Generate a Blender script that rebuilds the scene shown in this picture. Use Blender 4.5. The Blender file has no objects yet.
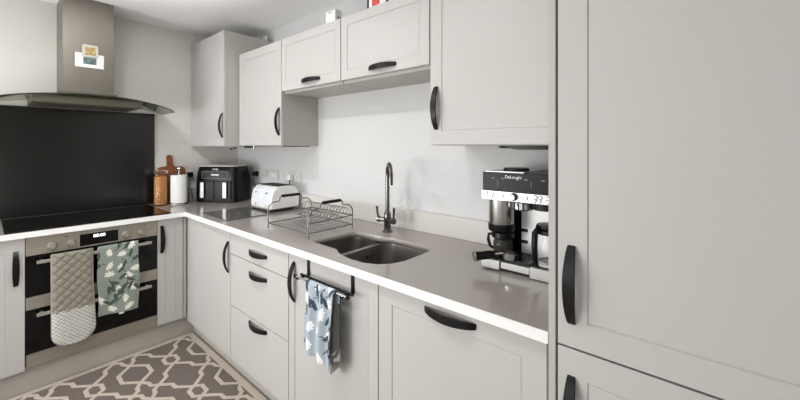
import bpy, bmesh, math, random
from mathutils import Vector, Matrix
random.seed(7)
PI = math.pi
scn = bpy.context.scene
COL = scn.collection

# ------------------------------------------------------------------ materials
def srgb(h):
    h = h.lstrip('#'); c = [int(h[i:i+2], 16)/255 for i in (0, 2, 4)]
    return tuple((x/12.92 if x <= .04045 else ((x+.055)/1.055)**2.4) for x in c) + (1,)
def mat(name, col, rough=.5, metal=0, noise=0, nscale=30, bump=0, bscale=80, trans=0, ior=1.45, spec=.5, emit=0, coat=0, stretch=None):
    m = bpy.data.materials.new(name); m.use_nodes = True
    nt = m.node_tree; b = nt.nodes['Principled BSDF']
    c = srgb(col) if isinstance(col, str) else col
    b.inputs['Base Color'].default_value = c
    b.inputs['Roughness'].default_value = rough
    b.inputs['Metallic'].default_value = metal
    b.inputs['IOR'].default_value = ior
    b.inputs['Specular IOR Level'].default_value = spec
    b.inputs['Transmission Weight'].default_value = trans
    b.inputs['Coat Weight'].default_value = coat
    if emit:
        b.inputs['Emission Color'].default_value = c; b.inputs['Emission Strength'].default_value = emit
    tc = nt.nodes.new('ShaderNodeTexCoord')
    vec = tc.outputs['Object']
    if stretch:
        mp = nt.nodes.new('ShaderNodeMapping'); mp.inputs['Scale'].default_value = stretch
        nt.links.new(vec, mp.inputs['Vector']); vec = mp.outputs['Vector']
    if noise:
        n = nt.nodes.new('ShaderNodeTexNoise'); n.inputs['Scale'].default_value = nscale; n.inputs['Detail'].default_value = 4
        nt.links.new(vec, n.inputs['Vector'])
        r = nt.nodes.new('ShaderNodeValToRGB')
        r.color_ramp.elements[0].position = .3; r.color_ramp.elements[1].position = .7
        r.color_ramp.elements[0].color = tuple(x*(1-noise) for x in c[:3])+(1,)
        r.color_ramp.elements[1].color = tuple(min(1, x*(1+noise)) for x in c[:3])+(1,)
        nt.links.new(n.outputs['Fac'], r.inputs['Fac']); nt.links.new(r.outputs['Color'], b.inputs['Base Color'])
    if bump:
        n2 = nt.nodes.new('ShaderNodeTexNoise'); n2.inputs['Scale'].default_value = bscale; n2.inputs['Detail'].default_value = 3
        nt.links.new(vec, n2.inputs['Vector'])
        bp = nt.nodes.new('ShaderNodeBump'); bp.inputs['Strength'].default_value = bump; bp.inputs['Distance'].default_value = .002
        nt.links.new(n2.outputs['Fac'], bp.inputs['Height']); nt.links.new(bp.outputs['Normal'], b.inputs['Normal'])
    return m
M = {}
M['wall']    = mat('wall_paint', '#d6d6d6', .75, noise=.01, nscale=6, bump=.05, bscale=200)
M['wallR']   = mat('unseen_wall_taupe', '#a09b92', .8, noise=.02, nscale=6)  # tone set to steer light bounced off the unseen right wall
M['wallH']   = mat('warm_lit_wall_paint', '#dedbd5', .75, noise=.01, nscale=6, bump=.05, bscale=200)  # warm local light on the hob wall is put into this colour
M['ceil']    = mat('ceiling_paint', '#fcfcfd', .85, noise=.01, nscale=6)
M['floor']   = mat('floor_vinyl', '#b9b2a8', .45, noise=.08, nscale=5, stretch=(1, 9, 1))
M['door']    = mat('greige_door', '#c0bebb', .42, noise=.008, nscale=4)
M['carcass'] = mat('greige_carcass', '#b8b5af', .5, noise=.01, nscale=5)
M['plinth']  = mat('greige_plinth', '#b6b2aa', .5, noise=.015, nscale=5)
M['edge']    = mat('lit_edge_white', '#f6f6f4', .25, noise=.005, nscale=40)  # same stone as the top, window light on the edge painted in as white
M['top']     = mat('quartz_top', '#a39c96', .13, noise=.03, nscale=220, spec=.6)
M['upst']    = mat('quartz_upstand', '#d4d0cb', .3, noise=.02, nscale=220)
M['handle']  = mat('black_handle', '#101012', .3, metal=.3, noise=.1, nscale=60)
M['blackgl'] = mat('black_glass', '#0c0c0d', .16, noise=.05, nscale=3, spec=.3)
M['splash']  = mat('black_splashback_glass', '#0e0e0e', .2, noise=.03, nscale=3, spec=.95)
M['ovengl']  = mat('oven_glass', '#050506', .12, noise=.05, nscale=3, spec=.35)
M['black']   = mat('black_plastic', '#0b0b0c', .32, noise=.1, nscale=40, spec=.3)
M['mblack']  = mat('matt_black_plastic', '#141416', .5, noise=.1, nscale=40)
M['hoodst']  = mat('dark_hood_steel', '#6d6b5e', .42, metal=.5, noise=.03, nscale=90)
M['ovenbar'] = mat('oven_bar_steel', '#a8a49b', .4, metal=.5, noise=.02, nscale=60)
M['steel']   = mat('brushed_steel', '#a19b90', .42, metal=.5, noise=.05, nscale=90, stretch=(1, .05, 1))
M['steelv']  = mat('brushed_chimney_steel', '#837e75', .36, metal=.85, noise=.015, nscale=90, stretch=(1, 1, .04))
M['chrome']  = mat('polished_chrome', '#c9c9c9', .12, metal=1, noise=.02, nscale=40)
M['rack']    = mat('bright_rack_wire', '#adadab', .28, metal=.85, noise=.02, nscale=40)
M['rackdk']  = mat('rack_frame_wire', '#84837f', .3, metal=.8, noise=.02, nscale=40)
M['tapst']   = mat('brushed_nickel', '#757472', .18, metal=1, noise=.03, nscale=60)
M['silver']  = mat('silver_trim', '#cfcfcd', .3, metal=.6, noise=.02, nscale=60)
M['sink']    = mat('sink_steel', '#85827d', .38, metal=.9, noise=.05, nscale=60)
M['dark']    = mat('dark_gap', '#2a2926', .8, noise=.05)
M['plate']   = mat('grey_white_plate', '#d3d3d1', .4, noise=.01)
M['white']   = mat('white_plastic', '#ececeb', .35, noise=.01)
M['toast']   = mat('white_enamel', '#efefee', .25, noise=.01)
M['toastp']  = mat('pale_panel', '#e3e8ef', .25, noise=.01)
M['paper']   = mat('paper_towel', '#f3f3f1', .9, noise=.02, nscale=120, bump=.3, bscale=150)
M['wood']    = mat('acacia_wood', '#7d4827', .5, noise=.3, nscale=9, stretch=(1, 1, 7))
M['grain']   = mat('amber_pasta', '#c98a48', .7, noise=.45, nscale=110, bump=.8, bscale=120)
M['glass']   = mat('clear_glass', '#ffffff', .02, trans=1, ior=1.25)
M['hoodgl']  = mat('green_tinted_glass', '#8f967f', .05, trans=.85, ior=1.3)
M['smoke']   = mat('smoked_glass', '#6a6865', .08, spec=.5, noise=.02)
M['pile']    = mat('rug_pile_brown', '#6b625b', .95, noise=.16, nscale=160, bump=.9, bscale=260)
M['pileL']   = mat('rug_pile_cream', '#bdb2a5', .95, noise=.1, nscale=160, bump=.9, bscale=260)
M['sage']    = mat('sage_cloth', '#8c958b', .9, noise=.05, nscale=300, bump=.3, bscale=500)
M['sleaf']   = mat('dark_green_print', '#47544b', .9, noise=.08, nscale=200)
M['petal']   = mat('cream_print', '#e6e4d8', .9, noise=.05, nscale=90)
M['blue']    = mat('blue_grey_cloth', '#a9b4bc', .9, noise=.05, nscale=300, bump=.3, bscale=500)
M['bleaf']   = mat('navy_print', '#3a4a59', .9, noise=.08, nscale=200)
M['bpetal']  = mat('white_print', '#eef0f0', .9, noise=.04, nscale=90)
M['bgrey']   = mat('shaded_fold_cloth', '#8b8c8a', .9, noise=.06, nscale=300)  # shade on the towel's inner fold is put into this grey
M['mitt']    = mat('taupe_quilted_cotton', '#8e8a7d', .85, noise=.08, nscale=200, bump=.3, bscale=300)
M['mittpad'] = mat('silver_quilted_pad', '#d8d6d0', .5, metal=.25, noise=.08, nscale=150)
M['stitch']  = mat('quilting_stitch', '#716c60', .9, noise=.05)
M['weave']   = mat('dark_woven_line', '#8a867e', .7, noise=.05)
M['satinv']  = mat('satin_cylinder_steel', '#b9b8b6', .25, metal=1, noise=.03, nscale=60, stretch=(1, 1, .05))
M['fasc']    = mat('dark_fascia', '#101011', .3, noise=.1, nscale=20, spec=.2)
M['satin']   = mat('satin_steel_bright', '#e9e9e7', .4, metal=.35, noise=.02, nscale=60)
M['bind']    = mat('mitt_binding', '#a09c92', .9, noise=.05)
M['led']     = mat('white_led_digits', '#ffffff', .4, emit=2.2)
M['lcd']     = mat('pale_lcd', '#c9cdd0', .3, noise=.02)
M['print']   = mat('grey_print', '#8e8e8e', .5, noise=.02)
M['red']     = mat('red_carton', '#d4503f', .5, noise=.05)
M['photoA']  = mat('photo_ochre', '#b49c63', .4, noise=.6, nscale=60)
M['photoB']  = mat('photo_teal', '#6d7f80', .4, noise=.7, nscale=45)
M['card']    = mat('white_card', '#f2f2f2', .5, noise=.01)
M['frame']   = mat('pale_frame', '#cfcdbf', .5, noise=.03)
M['tint']    = mat('tinted_jug_glass', '#6a6763', .05, trans=.7, ior=1.25)
M['coffee']  = mat('dark_coffee', '#1d1511', .2, noise=.1)

# ------------------------------------------------------------------ mesh builder
class MB:
    def __init__(s, mats): s.bm = bmesh.new(); s.mats = mats if isinstance(mats, (list, tuple)) else [mats]
    def _f(s, vs, mi=0):
        try: f = s.bm.faces.new(vs); f.material_index = mi; return f
        except ValueError: return None
    def box(s, x0, y0, z0, x1, y1, z1, mi=0):
        v = [s.bm.verts.new((x, y, z)) for x in (x0, x1) for y in (y0, y1) for z in (z0, z1)]
        for q in ((0,1,3,2),(4,6,7,5),(0,4,5,1),(2,3,7,6),(0,2,6,4),(1,5,7,3)): s._f([v[i] for i in q], mi)
        return s
    def ring(s, pts): return [s.bm.verts.new(p) for p in pts]
    def bridge(s, a, b, mi=0, closed=True):
        n = len(a)
        for i in range(n if closed else n-1): s._f([a[i], a[(i+1) % n], b[(i+1) % n], b[i]], mi)
    def prism(s, pts, z0, z1, mi=0):
        a = s.ring([(x, y, z0) for x, y in pts]); b = s.ring([(x, y, z1) for x, y in pts])
        s.bridge(a, b, mi); s._f(a[::-1], mi); s._f(b, mi); return s
    def loft(s, rings, mi=0, caps=(True, True)):
        R = [s.ring(r) for r in rings]
        for a, b in zip(R, R[1:]): s.bridge(a, b, mi)
        if caps[0]: s._f(R[0][::-1], mi)
        if caps[1]: s._f(R[-1], mi)
        return s
    def lathe(s, prof, c=(0, 0, 0), n=24, mi=0, caps=True):
        return s.loft([[(c[0]+max(r, 1e-4)*math.cos(2*PI*k/n), c[1]+max(r, 1e-4)*math.sin(2*PI*k/n), c[2]+z) for k in range(n)] for r, z in prof], mi, (caps, caps))
    def tube(s, path, r, n=8, mi=0, closed=False, flat=None):
        P = [Vector(p) for p in path]; R = []; N = len(P); up = None
        for i, p in enumerate(P):
            if closed: t = (P[(i+1) % N]-P[i-1])
            else: t = P[min(i+1, N-1)]-P[max(i-1, 0)]
            t.normalize()
            if up is None:
                up = Vector((0, 0, 1)) if abs(t.z) < .9 else Vector((1, 0, 0))
            a = t.cross(up); a.normalize(); up = a.cross(t); up.normalize()
            rr = r[i] if isinstance(r, (list, tuple)) else r
            R.append([p+a*rr*math.cos(2*PI*k/n)+up*rr*math.sin(2*PI*k/n) for k in range(n)])
        if closed:
            V = [s.ring(r_) for r_ in R]
            for i in range(N): s.bridge(V[i], V[(i+1) % N], mi)
        else: s.loft(R, mi)
        return s
    def cyl(s, p0, p1, r0, r1=None, n=20, mi=0):
        return s.tube([p0, p1], [r0, r0 if r1 is None else r1], n, mi)
    def grid(s, fn, nu, nv, mfn=None):
        V = [[s.bm.verts.new(fn(i/nu, j/nv)) for j in range(nv+1)] for i in range(nu+1)]
        for i in range(nu):
            for j in range(nv):
                s._f([V[i][j], V[i+1][j], V[i+1][j+1], V[i][j+1]], mfn((i+.5)/nu, (j+.5)/nv) if mfn else 0)
        return s
    def build(s, name, parent=None, smooth=False, bevel=0, seg=2, solid=0, at=None, rotz=0, recalc=True, sub=0):
        if recalc: bmesh.ops.recalc_face_normals(s.bm, faces=s.bm.faces[:])
        me = bpy.data.meshes.new(name)
        if at is not None:                       # move the part into its thing's frame
            s.bm.transform(Matrix.Rotation(-rotz, 4, 'Z') @ Matrix.Translation(-Vector(at)))
        if smooth:
            for f in s.bm.faces: f.smooth = True
        s.bm.to_mesh(me); s.bm.free()
        for m in s.mats: me.materials.append(m)
        o = bpy.data.objects.new(name, me); COL.objects.link(o)
        if smooth:
            me.set_sharp_from_angle(angle=math.radians(40))
        if parent is not None: o.parent = parent
        if sub:
            d = o.modifiers.new('sub', 'SUBSURF'); d.levels = d.render_levels = sub
        if solid:
            d = o.modifiers.new('solid', 'SOLIDIFY'); d.thickness = solid; d.offset = 0
        if bevel:
            d = o.modifiers.new('bevel', 'BEVEL'); d.width = bevel; d.segments = seg; d.limit_method = 'ANGLE'; d.angle_limit = math.radians(50)
            d.harden_normals = False
        return o
def thing(name, label, cat, loc=(0, 0, 0), group=None, rotz=0):
    o = bpy.data.objects.new(name, None); COL.objects.link(o); o.empty_display_size = .05
    o.location = loc; o.rotation_euler = (0, 0, rotz)
    tag(o, label, cat, group); return o
def tag(o, label, cat, group=None):
    o['label'] = label; o['category'] = cat
    if group: o['group'] = group
    return o
def struct(o): o['kind'] = 'structure'; return o
def shared(name, src, parent, loc=(0, 0, 0), rot=(0, 0, 0)):
    o = src.copy(); o.name = name; o.parent = parent; o.location = loc; o.rotation_euler = rot
    COL.objects.link(o); return o
def rr(x0, y0, x1, y1, r, n=6):
    r = r if isinstance(r, (list, tuple)) else [r]*4     # corners: (x0,y0),(x1,y0),(x1,y1),(x0,y1)
    out = []
    for (cx, cy, a0, q) in ((x0+r[0], y0+r[0], PI, r[0]), (x1-r[1], y0+r[1], 1.5*PI, r[1]), (x1-r[2], y1-r[2], 0, r[2]), (x0+r[3], y1-r[3], .5*PI, r[3])):
        for k in range(n+1):
            a = a0+.5*PI*k/n; out.append((cx+q*math.cos(a), cy+q*math.sin(a)))
    return out
def fill2d(outlines, z0, z1, m):
    cu = bpy.data.curves.new('tmp', 'CURVE'); cu.dimensions = '2D'; cu.fill_mode = 'BOTH'; cu.extrude = (z1-z0)/2
    for pts in outlines:
        sp = cu.splines.new('POLY'); sp.points.add(len(pts)-1); sp.use_cyclic_u = True
        for p, q in zip(sp.points, pts): p.co = (q[0], q[1], 0, 1)
    o = bpy.data.objects.new('tmp', cu); COL.objects.link(o)
    dg = bpy.context.evaluated_depsgraph_get(); me = bpy.data.meshes.new_from_object(o.evaluated_get(dg))
    bpy.data.objects.remove(o)
    b = MB(m); b.bm.from_mesh(me); bpy.data.meshes.remove(me)
    bmesh.ops.remove_doubles(b.bm, verts=b.bm.verts[:], dist=1e-5)
    for v in b.bm.verts: v.co.z += (z0+z1)/2
    for f in b.bm.faces: f.material_index = 0
    return b
def text_mesh(txt, size, m, mtx, name, parent, depth=.0006):
    cu = bpy.data.curves.new('tmp', 'FONT'); cu.body = txt; cu.size = size; cu.align_x = 'CENTER'; cu.align_y = 'CENTER'; cu.extrude = depth
    o = bpy.data.objects.new('tmp', cu); COL.objects.link(o)
    dg = bpy.context.evaluated_depsgraph_get(); me = bpy.data.meshes.new_from_object(o.evaluated_get(dg))
    bpy.data.objects.remove(o); me.materials.clear(); me.materials.append(m); me.transform(mtx)
    o = bpy.data.objects.new(name, me); COL.objects.link(o); o.parent = parent; return o
FACE_Y = Matrix.Rotation(PI/2, 4, 'X')                                   # text that faces -y
FACE_X = Matrix.Rotation(PI/2, 4, 'Z') @ Matrix.Rotation(PI/2, 4, 'X')   # text that faces +x

# ------------------------------------------------------------------ key dimensions (metres)
WX, WY = .004, .05            # hob wall plane x, sink wall plane y
TOP, CEIL = .91, 2.368
FX, FY = .582, -.587          # door fronts of the two base runs

# ------------------------------------------------------------------ room
struct(MB(M['floor']).box(WX-.1, -5, -.1, 5.4, WY+.1, 0).build('floor'))
struct(MB(M['ceil']).box(WX-.1, -5, CEIL, 5.4, WY+.1, CEIL+.1).build('ceiling'))
struct(MB(M['wall']).box(WX, WY, 0, 5.4, WY+.1, CEIL).build('wall_sink'))
struct(MB(M['wallH']).box(WX-.1, -5, 0, WX, WY+.1, CEIL).build('wall_hob'))
struct(MB(M['wallR']).box(5.3, -5, 0, 5.4, WY, CEIL).build('light_block_wall_right'))  # unseen wall, added to block light from the right

# ------------------------------------------------------------------ cabinet helpers
def mk_handle():
    b = MB(M['handle']); L, W, n = .19, .028, 20; R = []
    for i in range(n+1):
        t = -1+2*i/n; q = 1-t*t; s = t*L/2
        o = .003+.027*q**.8; th = .006+.003*abs(t)**3; ww = W*(.62+.38*q)/2
        inner = max(0, o-th) if abs(t) < .93 else 0
        R.append([(-ww, -o, s), (ww, -o, s), (ww, -inner, s), (-ww, -inner, s)])
    b.loft(R); o = b.build('handle', smooth=True, bevel=.0012, seg=2)
    return o
HANDLE = mk_handle()
HUSED = []
def put_handle(parent, face, pos, horiz):
    rot = (0, 0, 0 if face == 'y' else PI/2)
    m = Matrix.Rotation(rot[2], 4, 'Z')
    if horiz: m = m @ Matrix.Rotation(PI/2, 4, 'Y')
    if not HUSED: o = HANDLE; HUSED.append(1); o.parent = parent
    else:
        o = HANDLE.copy(); COL.objects.link(o); o.parent = parent
    o.location = pos; o.rotation_euler = m.to_euler(); return o
def panel(name, root, at, face, u0, u1, v0, v1, front, th=.02, shaker=.07, handle=None, m=None):
    """slab (or framed door) facing -y or +x; u along the wall, v up; at = the thing's origin"""
    b = MB(m or M['door'])
    P = (lambda u, v, w: (u, front+(th-w), v)) if face == 'y' else (lambda u, v, w: (front-(th-w), u, v))
    def rect(a, w): return [P(u0+a, v0+a, w), P(u1-a, v0+a, w), P(u1-a, v1-a, w), P(u0+a, v1-a, w)]
    rings = [rect(0, 0), rect(0, th-.0015), rect(.0015, th)]
    if shaker: rings += [rect(shaker, th), rect(shaker+.0008, th-.003), rect(shaker+.0028, th-.003), rect(shaker+.0045, th-.0016)]
    b.loft(rings)
    d = b.build(name, root, at=at)
    if handle:
        hu, hv, horiz = handle
        put_handle(d, face, Vector(P(hu, hv, th))-Vector(at), horiz)
    return d

# ------------------------------------------------------------------ base units, hob run (front faces +x)
at = Vector((.3, -1.69, 0))
t = thing('base_cabinet', 'greige base cabinet left of the double oven, black handle by the oven', 'cabinet', at)
MB(M['carcass']).box(WX+.005, -1.99, .15, .558, -1.395, .879).build('carcass', t, at=at)
panel('door', t, at, 'x', -1.988, -1.392, .142, .875, FX, handle=(-1.426, .713, False))
at = Vector((.3, -.69, 0))
t = thing('corner_base_cabinet', 'narrow greige base cabinet between the oven and the inner corner', 'cabinet', at)
MB(M['carcass']).box(WX+.005, -.77, .15, .558, -.612, .879).box(.54, -.611, .148, .579, -.592, .879).build('carcass', t, at=at)
panel('door', t, at, 'x', -.7705, -.6155, .148, .875, FX, shaker=.045, handle=(-.746, .737, False))
o = MB(M['plinth']).box(.515, -2.0, .002, .533, -.53, .146).build('plinth', at=(.52, -1.2, 0)); o.location = (.52, -1.2, 0)
tag(o, 'greige kickboard under the double oven along the left run', 'kickboard')

# ------------------------------------------------------------------ base units, sink run (front faces -y)
at = Vector((.95, -.3, 0))
t = thing('base_cabinet', 'greige base cabinet with one plain door left of the drawer unit', 'cabinet', at)
MB(M['carcass']).box(.62, -.565, .13, 1.2755, WY-.01, .879).build('carcass', t, at=at)
panel('door', t, at, 'y', .583, 1.2755, .118, .875, FY, shaker=0, handle=(1.252, .715, False))
at = Vector((1.59, -.3, 0))
t = thing('drawer_unit', 'greige three-drawer unit under the wire drying rack', 'drawer unit', at)
MB(M['carcass']).box(1.2785, -.552, .13, 1.8985, WY-.01, .879).build('carcass', t, at=at)
for z0, z1, hz in ((.7425, .875, .803), (.4365, .7385, .683), (.118, .4325, .412)):
    panel('drawer', t, at, 'y', 1.2805, 1.8965, z0, z1, FY, shaker=0, handle=(1.607, hz, True))
at = Vector((2.2, -.3, 0))
t = thing('sink_cabinet', 'greige base cabinet under the sink with a floral towel hung on its door', 'cabinet', at)
b = MB(M['carcass']); b.box(1.9015, -.565, .13, 1.918, WY-.01, .879).box(2.48, -.565, .13, 2.4965, WY-.01, .879).box(1.918, -.565, .13, 2.48, WY-.01, .148)
b.build('carcass', t, at=at)
panel('door', t, at, 'y', 1.9015, 2.4965, .118, .875, FY, shaker=.05, handle=(1.95, .74, False))
at = Vector((2.8, -.3, 0))
t = thing('base_cabinet', 'greige base cabinet below the coffee machine with a long horizontal handle', 'cabinet', at)
MB(M['carcass']).box(2.4995, -.565, .13, 3.108, WY-.01, .879).build('carcass', t, at=at)
panel('door', t, at, 'y', 2.5005, 3.1045, .118, .875, FY, shaker=.065, handle=(2.807, .843, True))
o = MB(M['plinth']).box(.536, -.53, .002, 3.115, -.512, .112).build('plinth', at=(1.8, -.52, 0)); o.location = (1.8, -.52, 0)
tag(o, 'greige kickboard under the drawers and sink doors', 'kickboard')

# ------------------------------------------------------------------ worktop with sink cut-out
cut = [(1.945, -.47), (1.96, -.488), (2.15, -.494), (2.178, -.515), (2.23, -.535), (2.3, -.548), (2.37, -.545), (2.43, -.522), (2.468, -.478), (2.486, -.42),
       (2.488, -.3), (2.482, -.235), (2.462, -.195), (2.42, -.178), (2.2, -.178), (2.16, -.19), (2.13, -.202), (1.99, -.202), (1.965, -.212), (1.955, -.24)]
at = Vector((.9, -.3, .88))
t = thing('worktop', 'grey L-shaped stone worktop, light on its front edge painted white', 'worktop', at)
outer = [(WX, -2.0), (.606, -2.0), (.606, -.606), (3.114, -.606), (3.114, WY), (WX, WY)]
fill2d([outer, cut], .88, TOP, M['top']).build('top', t, at=at)
MB(M['edge']).prism([(.6065, -2.0), (.61, -2.0), (.61, -.61), (3.114, -.61), (3.114, -.6065), (.6065, -.6065)], .879, TOP-.0005).build('lit_front_edge', t, at=at)
o = MB(M['upst']).prism([(WX+.021, WY-.032), (3.114, WY-.032), (3.114, WY-.0005), (WX+.021, WY-.0005)], TOP+.0005, 1.018).build('upstand', at=(1.6, WY, TOP), bevel=.0015); o.location = (1.6, WY, TOP)
tag(o, 'long pale stone upstand along the wall behind the sink', 'upstand')
o = MB(M['upst']).prism([(WX+.0005, -.632), (WX+.02, -.632), (WX+.02, WY-.0005), (WX+.0005, WY-.0005)], TOP+.0005, 1.018).build('upstand', at=(WX, -.3, TOP), bevel=.0015); o.location = (WX, -.3, TOP)
tag(o, 'short pale stone upstand behind the kitchen roll and chopping board', 'upstand')

# ------------------------------------------------------------------ sink and tap
at = Vector((2.2, -.35, .7))
t = thing('kitchen_sink', 'stainless one and a half bowl undermount sink in the worktop', 'sink', at)
def bowl(pts, depth, name):
    cx = sum(p[0] for p in pts)/len(pts); cy = sum(p[1] for p in pts)/len(pts)
    b = MB(M['sink']); rings = []
    for f, dz in ((1.03, 0), (1, 0), (.985, .012), (.95, depth*.8), (.90, depth*.95), (.8, depth), (.12, depth+.004)):
        rings.append([(cx+(x-cx)*f, cy+(y-cy)*f, .879-dz) for x, y in pts])
    b.loft(rings, caps=(False, True))
    o = b.build(name, t, smooth=True, at=at)
    MB(M['chrome']).lathe([(.0, 0), (.03, 0), (.036, .002), (.04, .0), (.04, -.004)], (cx, cy, .879-depth-.002), 24).build('drain', o, smooth=True, at=at)
    return o
bowl(rr(1.945, -.495, 2.135, -.198, .055, 8), .13, 'small_bowl')
big = rr(2.165, -.552, 2.495, -.172, [.1, .13, .09, .06], 8)
bo = bowl(big, .17, 'large_bowl')
for yy in (-.3, -.335): MB(M['dark']).cyl((2.1765, yy, .842), (2.185, yy, .842), .007, n=12).build('overflow', bo, at=at)
MB(M['tapst']).box(2.136, -.5, .872, 2.164, -.195, .8785).build('bridge', t, at=at, bevel=.003)
at = Vector((2.1, -.1, TOP))
t = thing('kitchen_tap', 'brushed nickel swan-neck tap with two lever handles behind the sink', 'tap', at)
MB(M['tapst']).lathe([(.027, 0), (.027, .006), (.02, .012), (.019, .06), (.022, .075), (.019, .1), (.0135, .115)], at, 24).build('tap_body', t, smooth=True, at=at)
d = Vector((.77, -.635, 0)).normalized(); path = []
for k in range(6): path.append(at+Vector((0, 0, .1+.205*k/5)))
for k in range(1, 15):
    a = PI*k/14; path.append(at+Vector((0, 0, .305))+d*(.062*(1-math.cos(a)))+Vector((0, 0, .07*math.sin(a))))
path.append(path[-1]+Vector((0, 0, -.035)))
MB(M['tapst']).tube(path, .0115, 14).build('spout', t, smooth=True, at=at)
for sx in (-1, 1):
    c = at+Vector((0, 0, .066)); e = c+Vector((sx*.048, -.012, 0))
    o = MB(M['tapst']).cyl(c, e, .013, n=16).cyl(e, e+Vector((sx*.012, -.003, 0)), .017, n=16).build('valve', t, smooth=True, at=at)
    MB(M['tapst']).tube([e+Vector((sx*.006, 0, 0)), e+Vector((sx*.012, -.004, .03)), e+Vector((sx*.016, -.006, .072))], [.006, .006, .0075], 10).build('lever', o, smooth=True, at=at)

# ------------------------------------------------------------------ double oven
at = Vector((.3, -1.08, .15))
t = thing('double_oven', 'built-under steel and black glass double oven with cloths on its handle', 'oven', at)
Y0, Y1 = -1.389, -.773
MB(M['dark']).box(WX+.01, Y0+.004, .15, .56, Y1-.004, .876).build('body', t, at=at)
cp = MB(M['steel']).box(.56, Y0, .772, .584, Y1, .874).build('control_panel', t, at=at, bevel=.001)
dp = MB(M['blackgl']).box(.5835, -1.167, .781, .5852, -.985, .85).build('display', cp, at=at)
text_mesh('00:00', .026, M['led'], Matrix.Translation(Vector((.5856, -1.077, .831))-at) @ FACE_X, 'display_digits', cp)
for ky in (-1.285, -1.205, -.945, -.865):
    k = MB(M['steel']); R = []
    for r, x in ((.021, .584), (.021, .588), (.017, .592), (.0165, .606), (.014, .609)):
        R.append([(x, ky+r*math.cos(2*PI*i/20), .812+r*math.sin(2*PI*i/20)) for i in range(20)])
    k.loft(R).build('knob', cp, smooth=True, at=at)
for ky in (-1.225, -.845):
    MB(M['black']).cyl((.583, ky, .852), (.5855, ky, .852), .004, n=10).build('indicator', cp, at=at)
for name, z0, z1, hz in (('upper_door', .472, .768, .737), ('lower_door', .228, .468, .445)):
    g = MB([M['ovengl'], M['steel']])
    g.box(.562, Y0, z0 + (.072 if name[0] == 'u' else 0), .583, Y1, z1)
    if name[0] == 'u': g.box(.562, Y0, z0, .5835, Y1, z0+.070, 1)
    o = g.build(name, t, at=at, bevel=.001)
    h = MB(M['ovenbar']).box(.613, Y0+.04, hz-.009, .624, Y1-.04, hz+.009)
    for hy in (Y0+.06, Y1-.06): h.box(.583, hy-.008, hz-.006, .614, hy+.008, hz+.006)
    h.build('handle', o, at=at, bevel=.002)
MB(M['steel']).box(.55, Y0+.002, .147, .575, Y1-.002, .225).build('lower_trim', t, at=at)

# ------------------------------------------------------------------ cloths on the oven
def ellipse_hit(u, v, cx, cy, a, bb, ang):
    du, dv = u-cx, v-cy; c, s = math.cos(ang), math.sin(ang)
    return ((du*c+dv*s)/a)**2+((-du*s+dv*c)/bb)**2 < 1
def print_fn(w, h, seed, nfl):
    rnd = random.Random(seed); pet, leaf = [], []; pts = []
    tries = 0
    while len(pts) < nfl and tries < 900:
        tries += 1; p = (rnd.uniform(.02, w-.02), rnd.uniform(.02, h-.02))
        if all((p[0]-q[0])**2+(p[1]-q[1])**2 > .0036 for q in pts): pts.append(p)
    for (cx, cy) in pts:
        a0 = rnd.uniform(0, 6.28)
        for k in range(5):
            a = a0+(k-2)*.62; L = rnd.uniform(.0185, .0245)
            pet.append((cx+L*.6*math.cos(a), cy+L*.6*math.sin(a), L*.7, .0068, a))
        st = a0+PI
        for k in range(5):
            q = st+rnd.uniform(-.25, .25); dd = .026+.0145*k
            leaf.append((cx+dd*math.cos(q), cy+dd*math.sin(q), .011, .0022, q))
            if k % 2:
                lq = q+rnd.choice((-1, 1))*rnd.uniform(.7, 1.2)
                leaf.append((cx+dd*math.cos(q)+.02*math.cos(lq), cy+dd*math.sin(q)+.02*math.sin(lq), .024, .0088, lq))
    def f(u, v):
        U, V = u*w, v*h
        for e in leaf:
            if ellipse_hit(U, V, *e): return 2
        for e in pet:
            if ellipse_hit(U, V, *e): return 1
        return 0
    return f
at = Vector((.62, -.99, .754))
t = thing('tea_towel', 'sage green floral tea towel folded over the upper oven handle', 'towel', at)
def oven_towel(u, v):
    H = .50; s = v*H; y = -1.092+.205*u+.004*math.sin(9*v+2*u)
    if s < .06: x, z = .606, .694+s            # short back fall
    elif s < .10: a = PI*(s-.06)/.04; x, z = .6185-.0125*math.cos(a), .754+.0125*math.sin(a)
    else: x, z = .631+.006*math.sin(7*u+3*v)*(s-.1)/.4, .754-(s-.10)*(1.02+.04*u)
    return (x, y, z)
pf = print_fn(.205, .5, 3, 16)
MB([M['sage'], M['petal'], M['sleaf']]).grid(oven_towel, 90, 200, pf).build('cloth', t, smooth=True, at=at, solid=.003, recalc=False)
MB(M['petal']).box(.631, -.99, .325, .633, -.965, .35).build('care_tag', t, at=at)
at = Vector((.62, -1.2, .754))
t = thing('oven_glove', 'quilted taupe oven glove with silver palm over the upper oven handle', 'oven glove', at)
def mitt_w(v):           # half width along the length
    w = .087+.012*max(0, (v-.35))
    e = (v-.86)/.14
    if e > 0: w *= (.32+.68*math.sqrt(max(0, 1-e*e)))
    return w
def mk_mitt(v0, v1, off):
    def f(u, v):
        vv = v0+(v1-v0)*v; s = vv*.545; w = mitt_w(vv); U = (2*u-1)
        y = -1.2045+U*w+.016*max(0, vv-.3)*.8
        p = .0062*abs(math.sin((U*w*1.0+s)*PI/.05)*math.sin((U*w-s)*PI/.05))**.5*(1 if off == 0 else .8)
        ed = .012*(1-abs(U)**6)
        if s < .03: a = PI*.5*(1-s/.03); x, z = .632-.013*(1-math.cos(a)), .754+.016*math.sin(a)
        else: x, z = .632, .754-(s-.03)
        return (x+off+ed+p, y, z)
    return f
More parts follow.
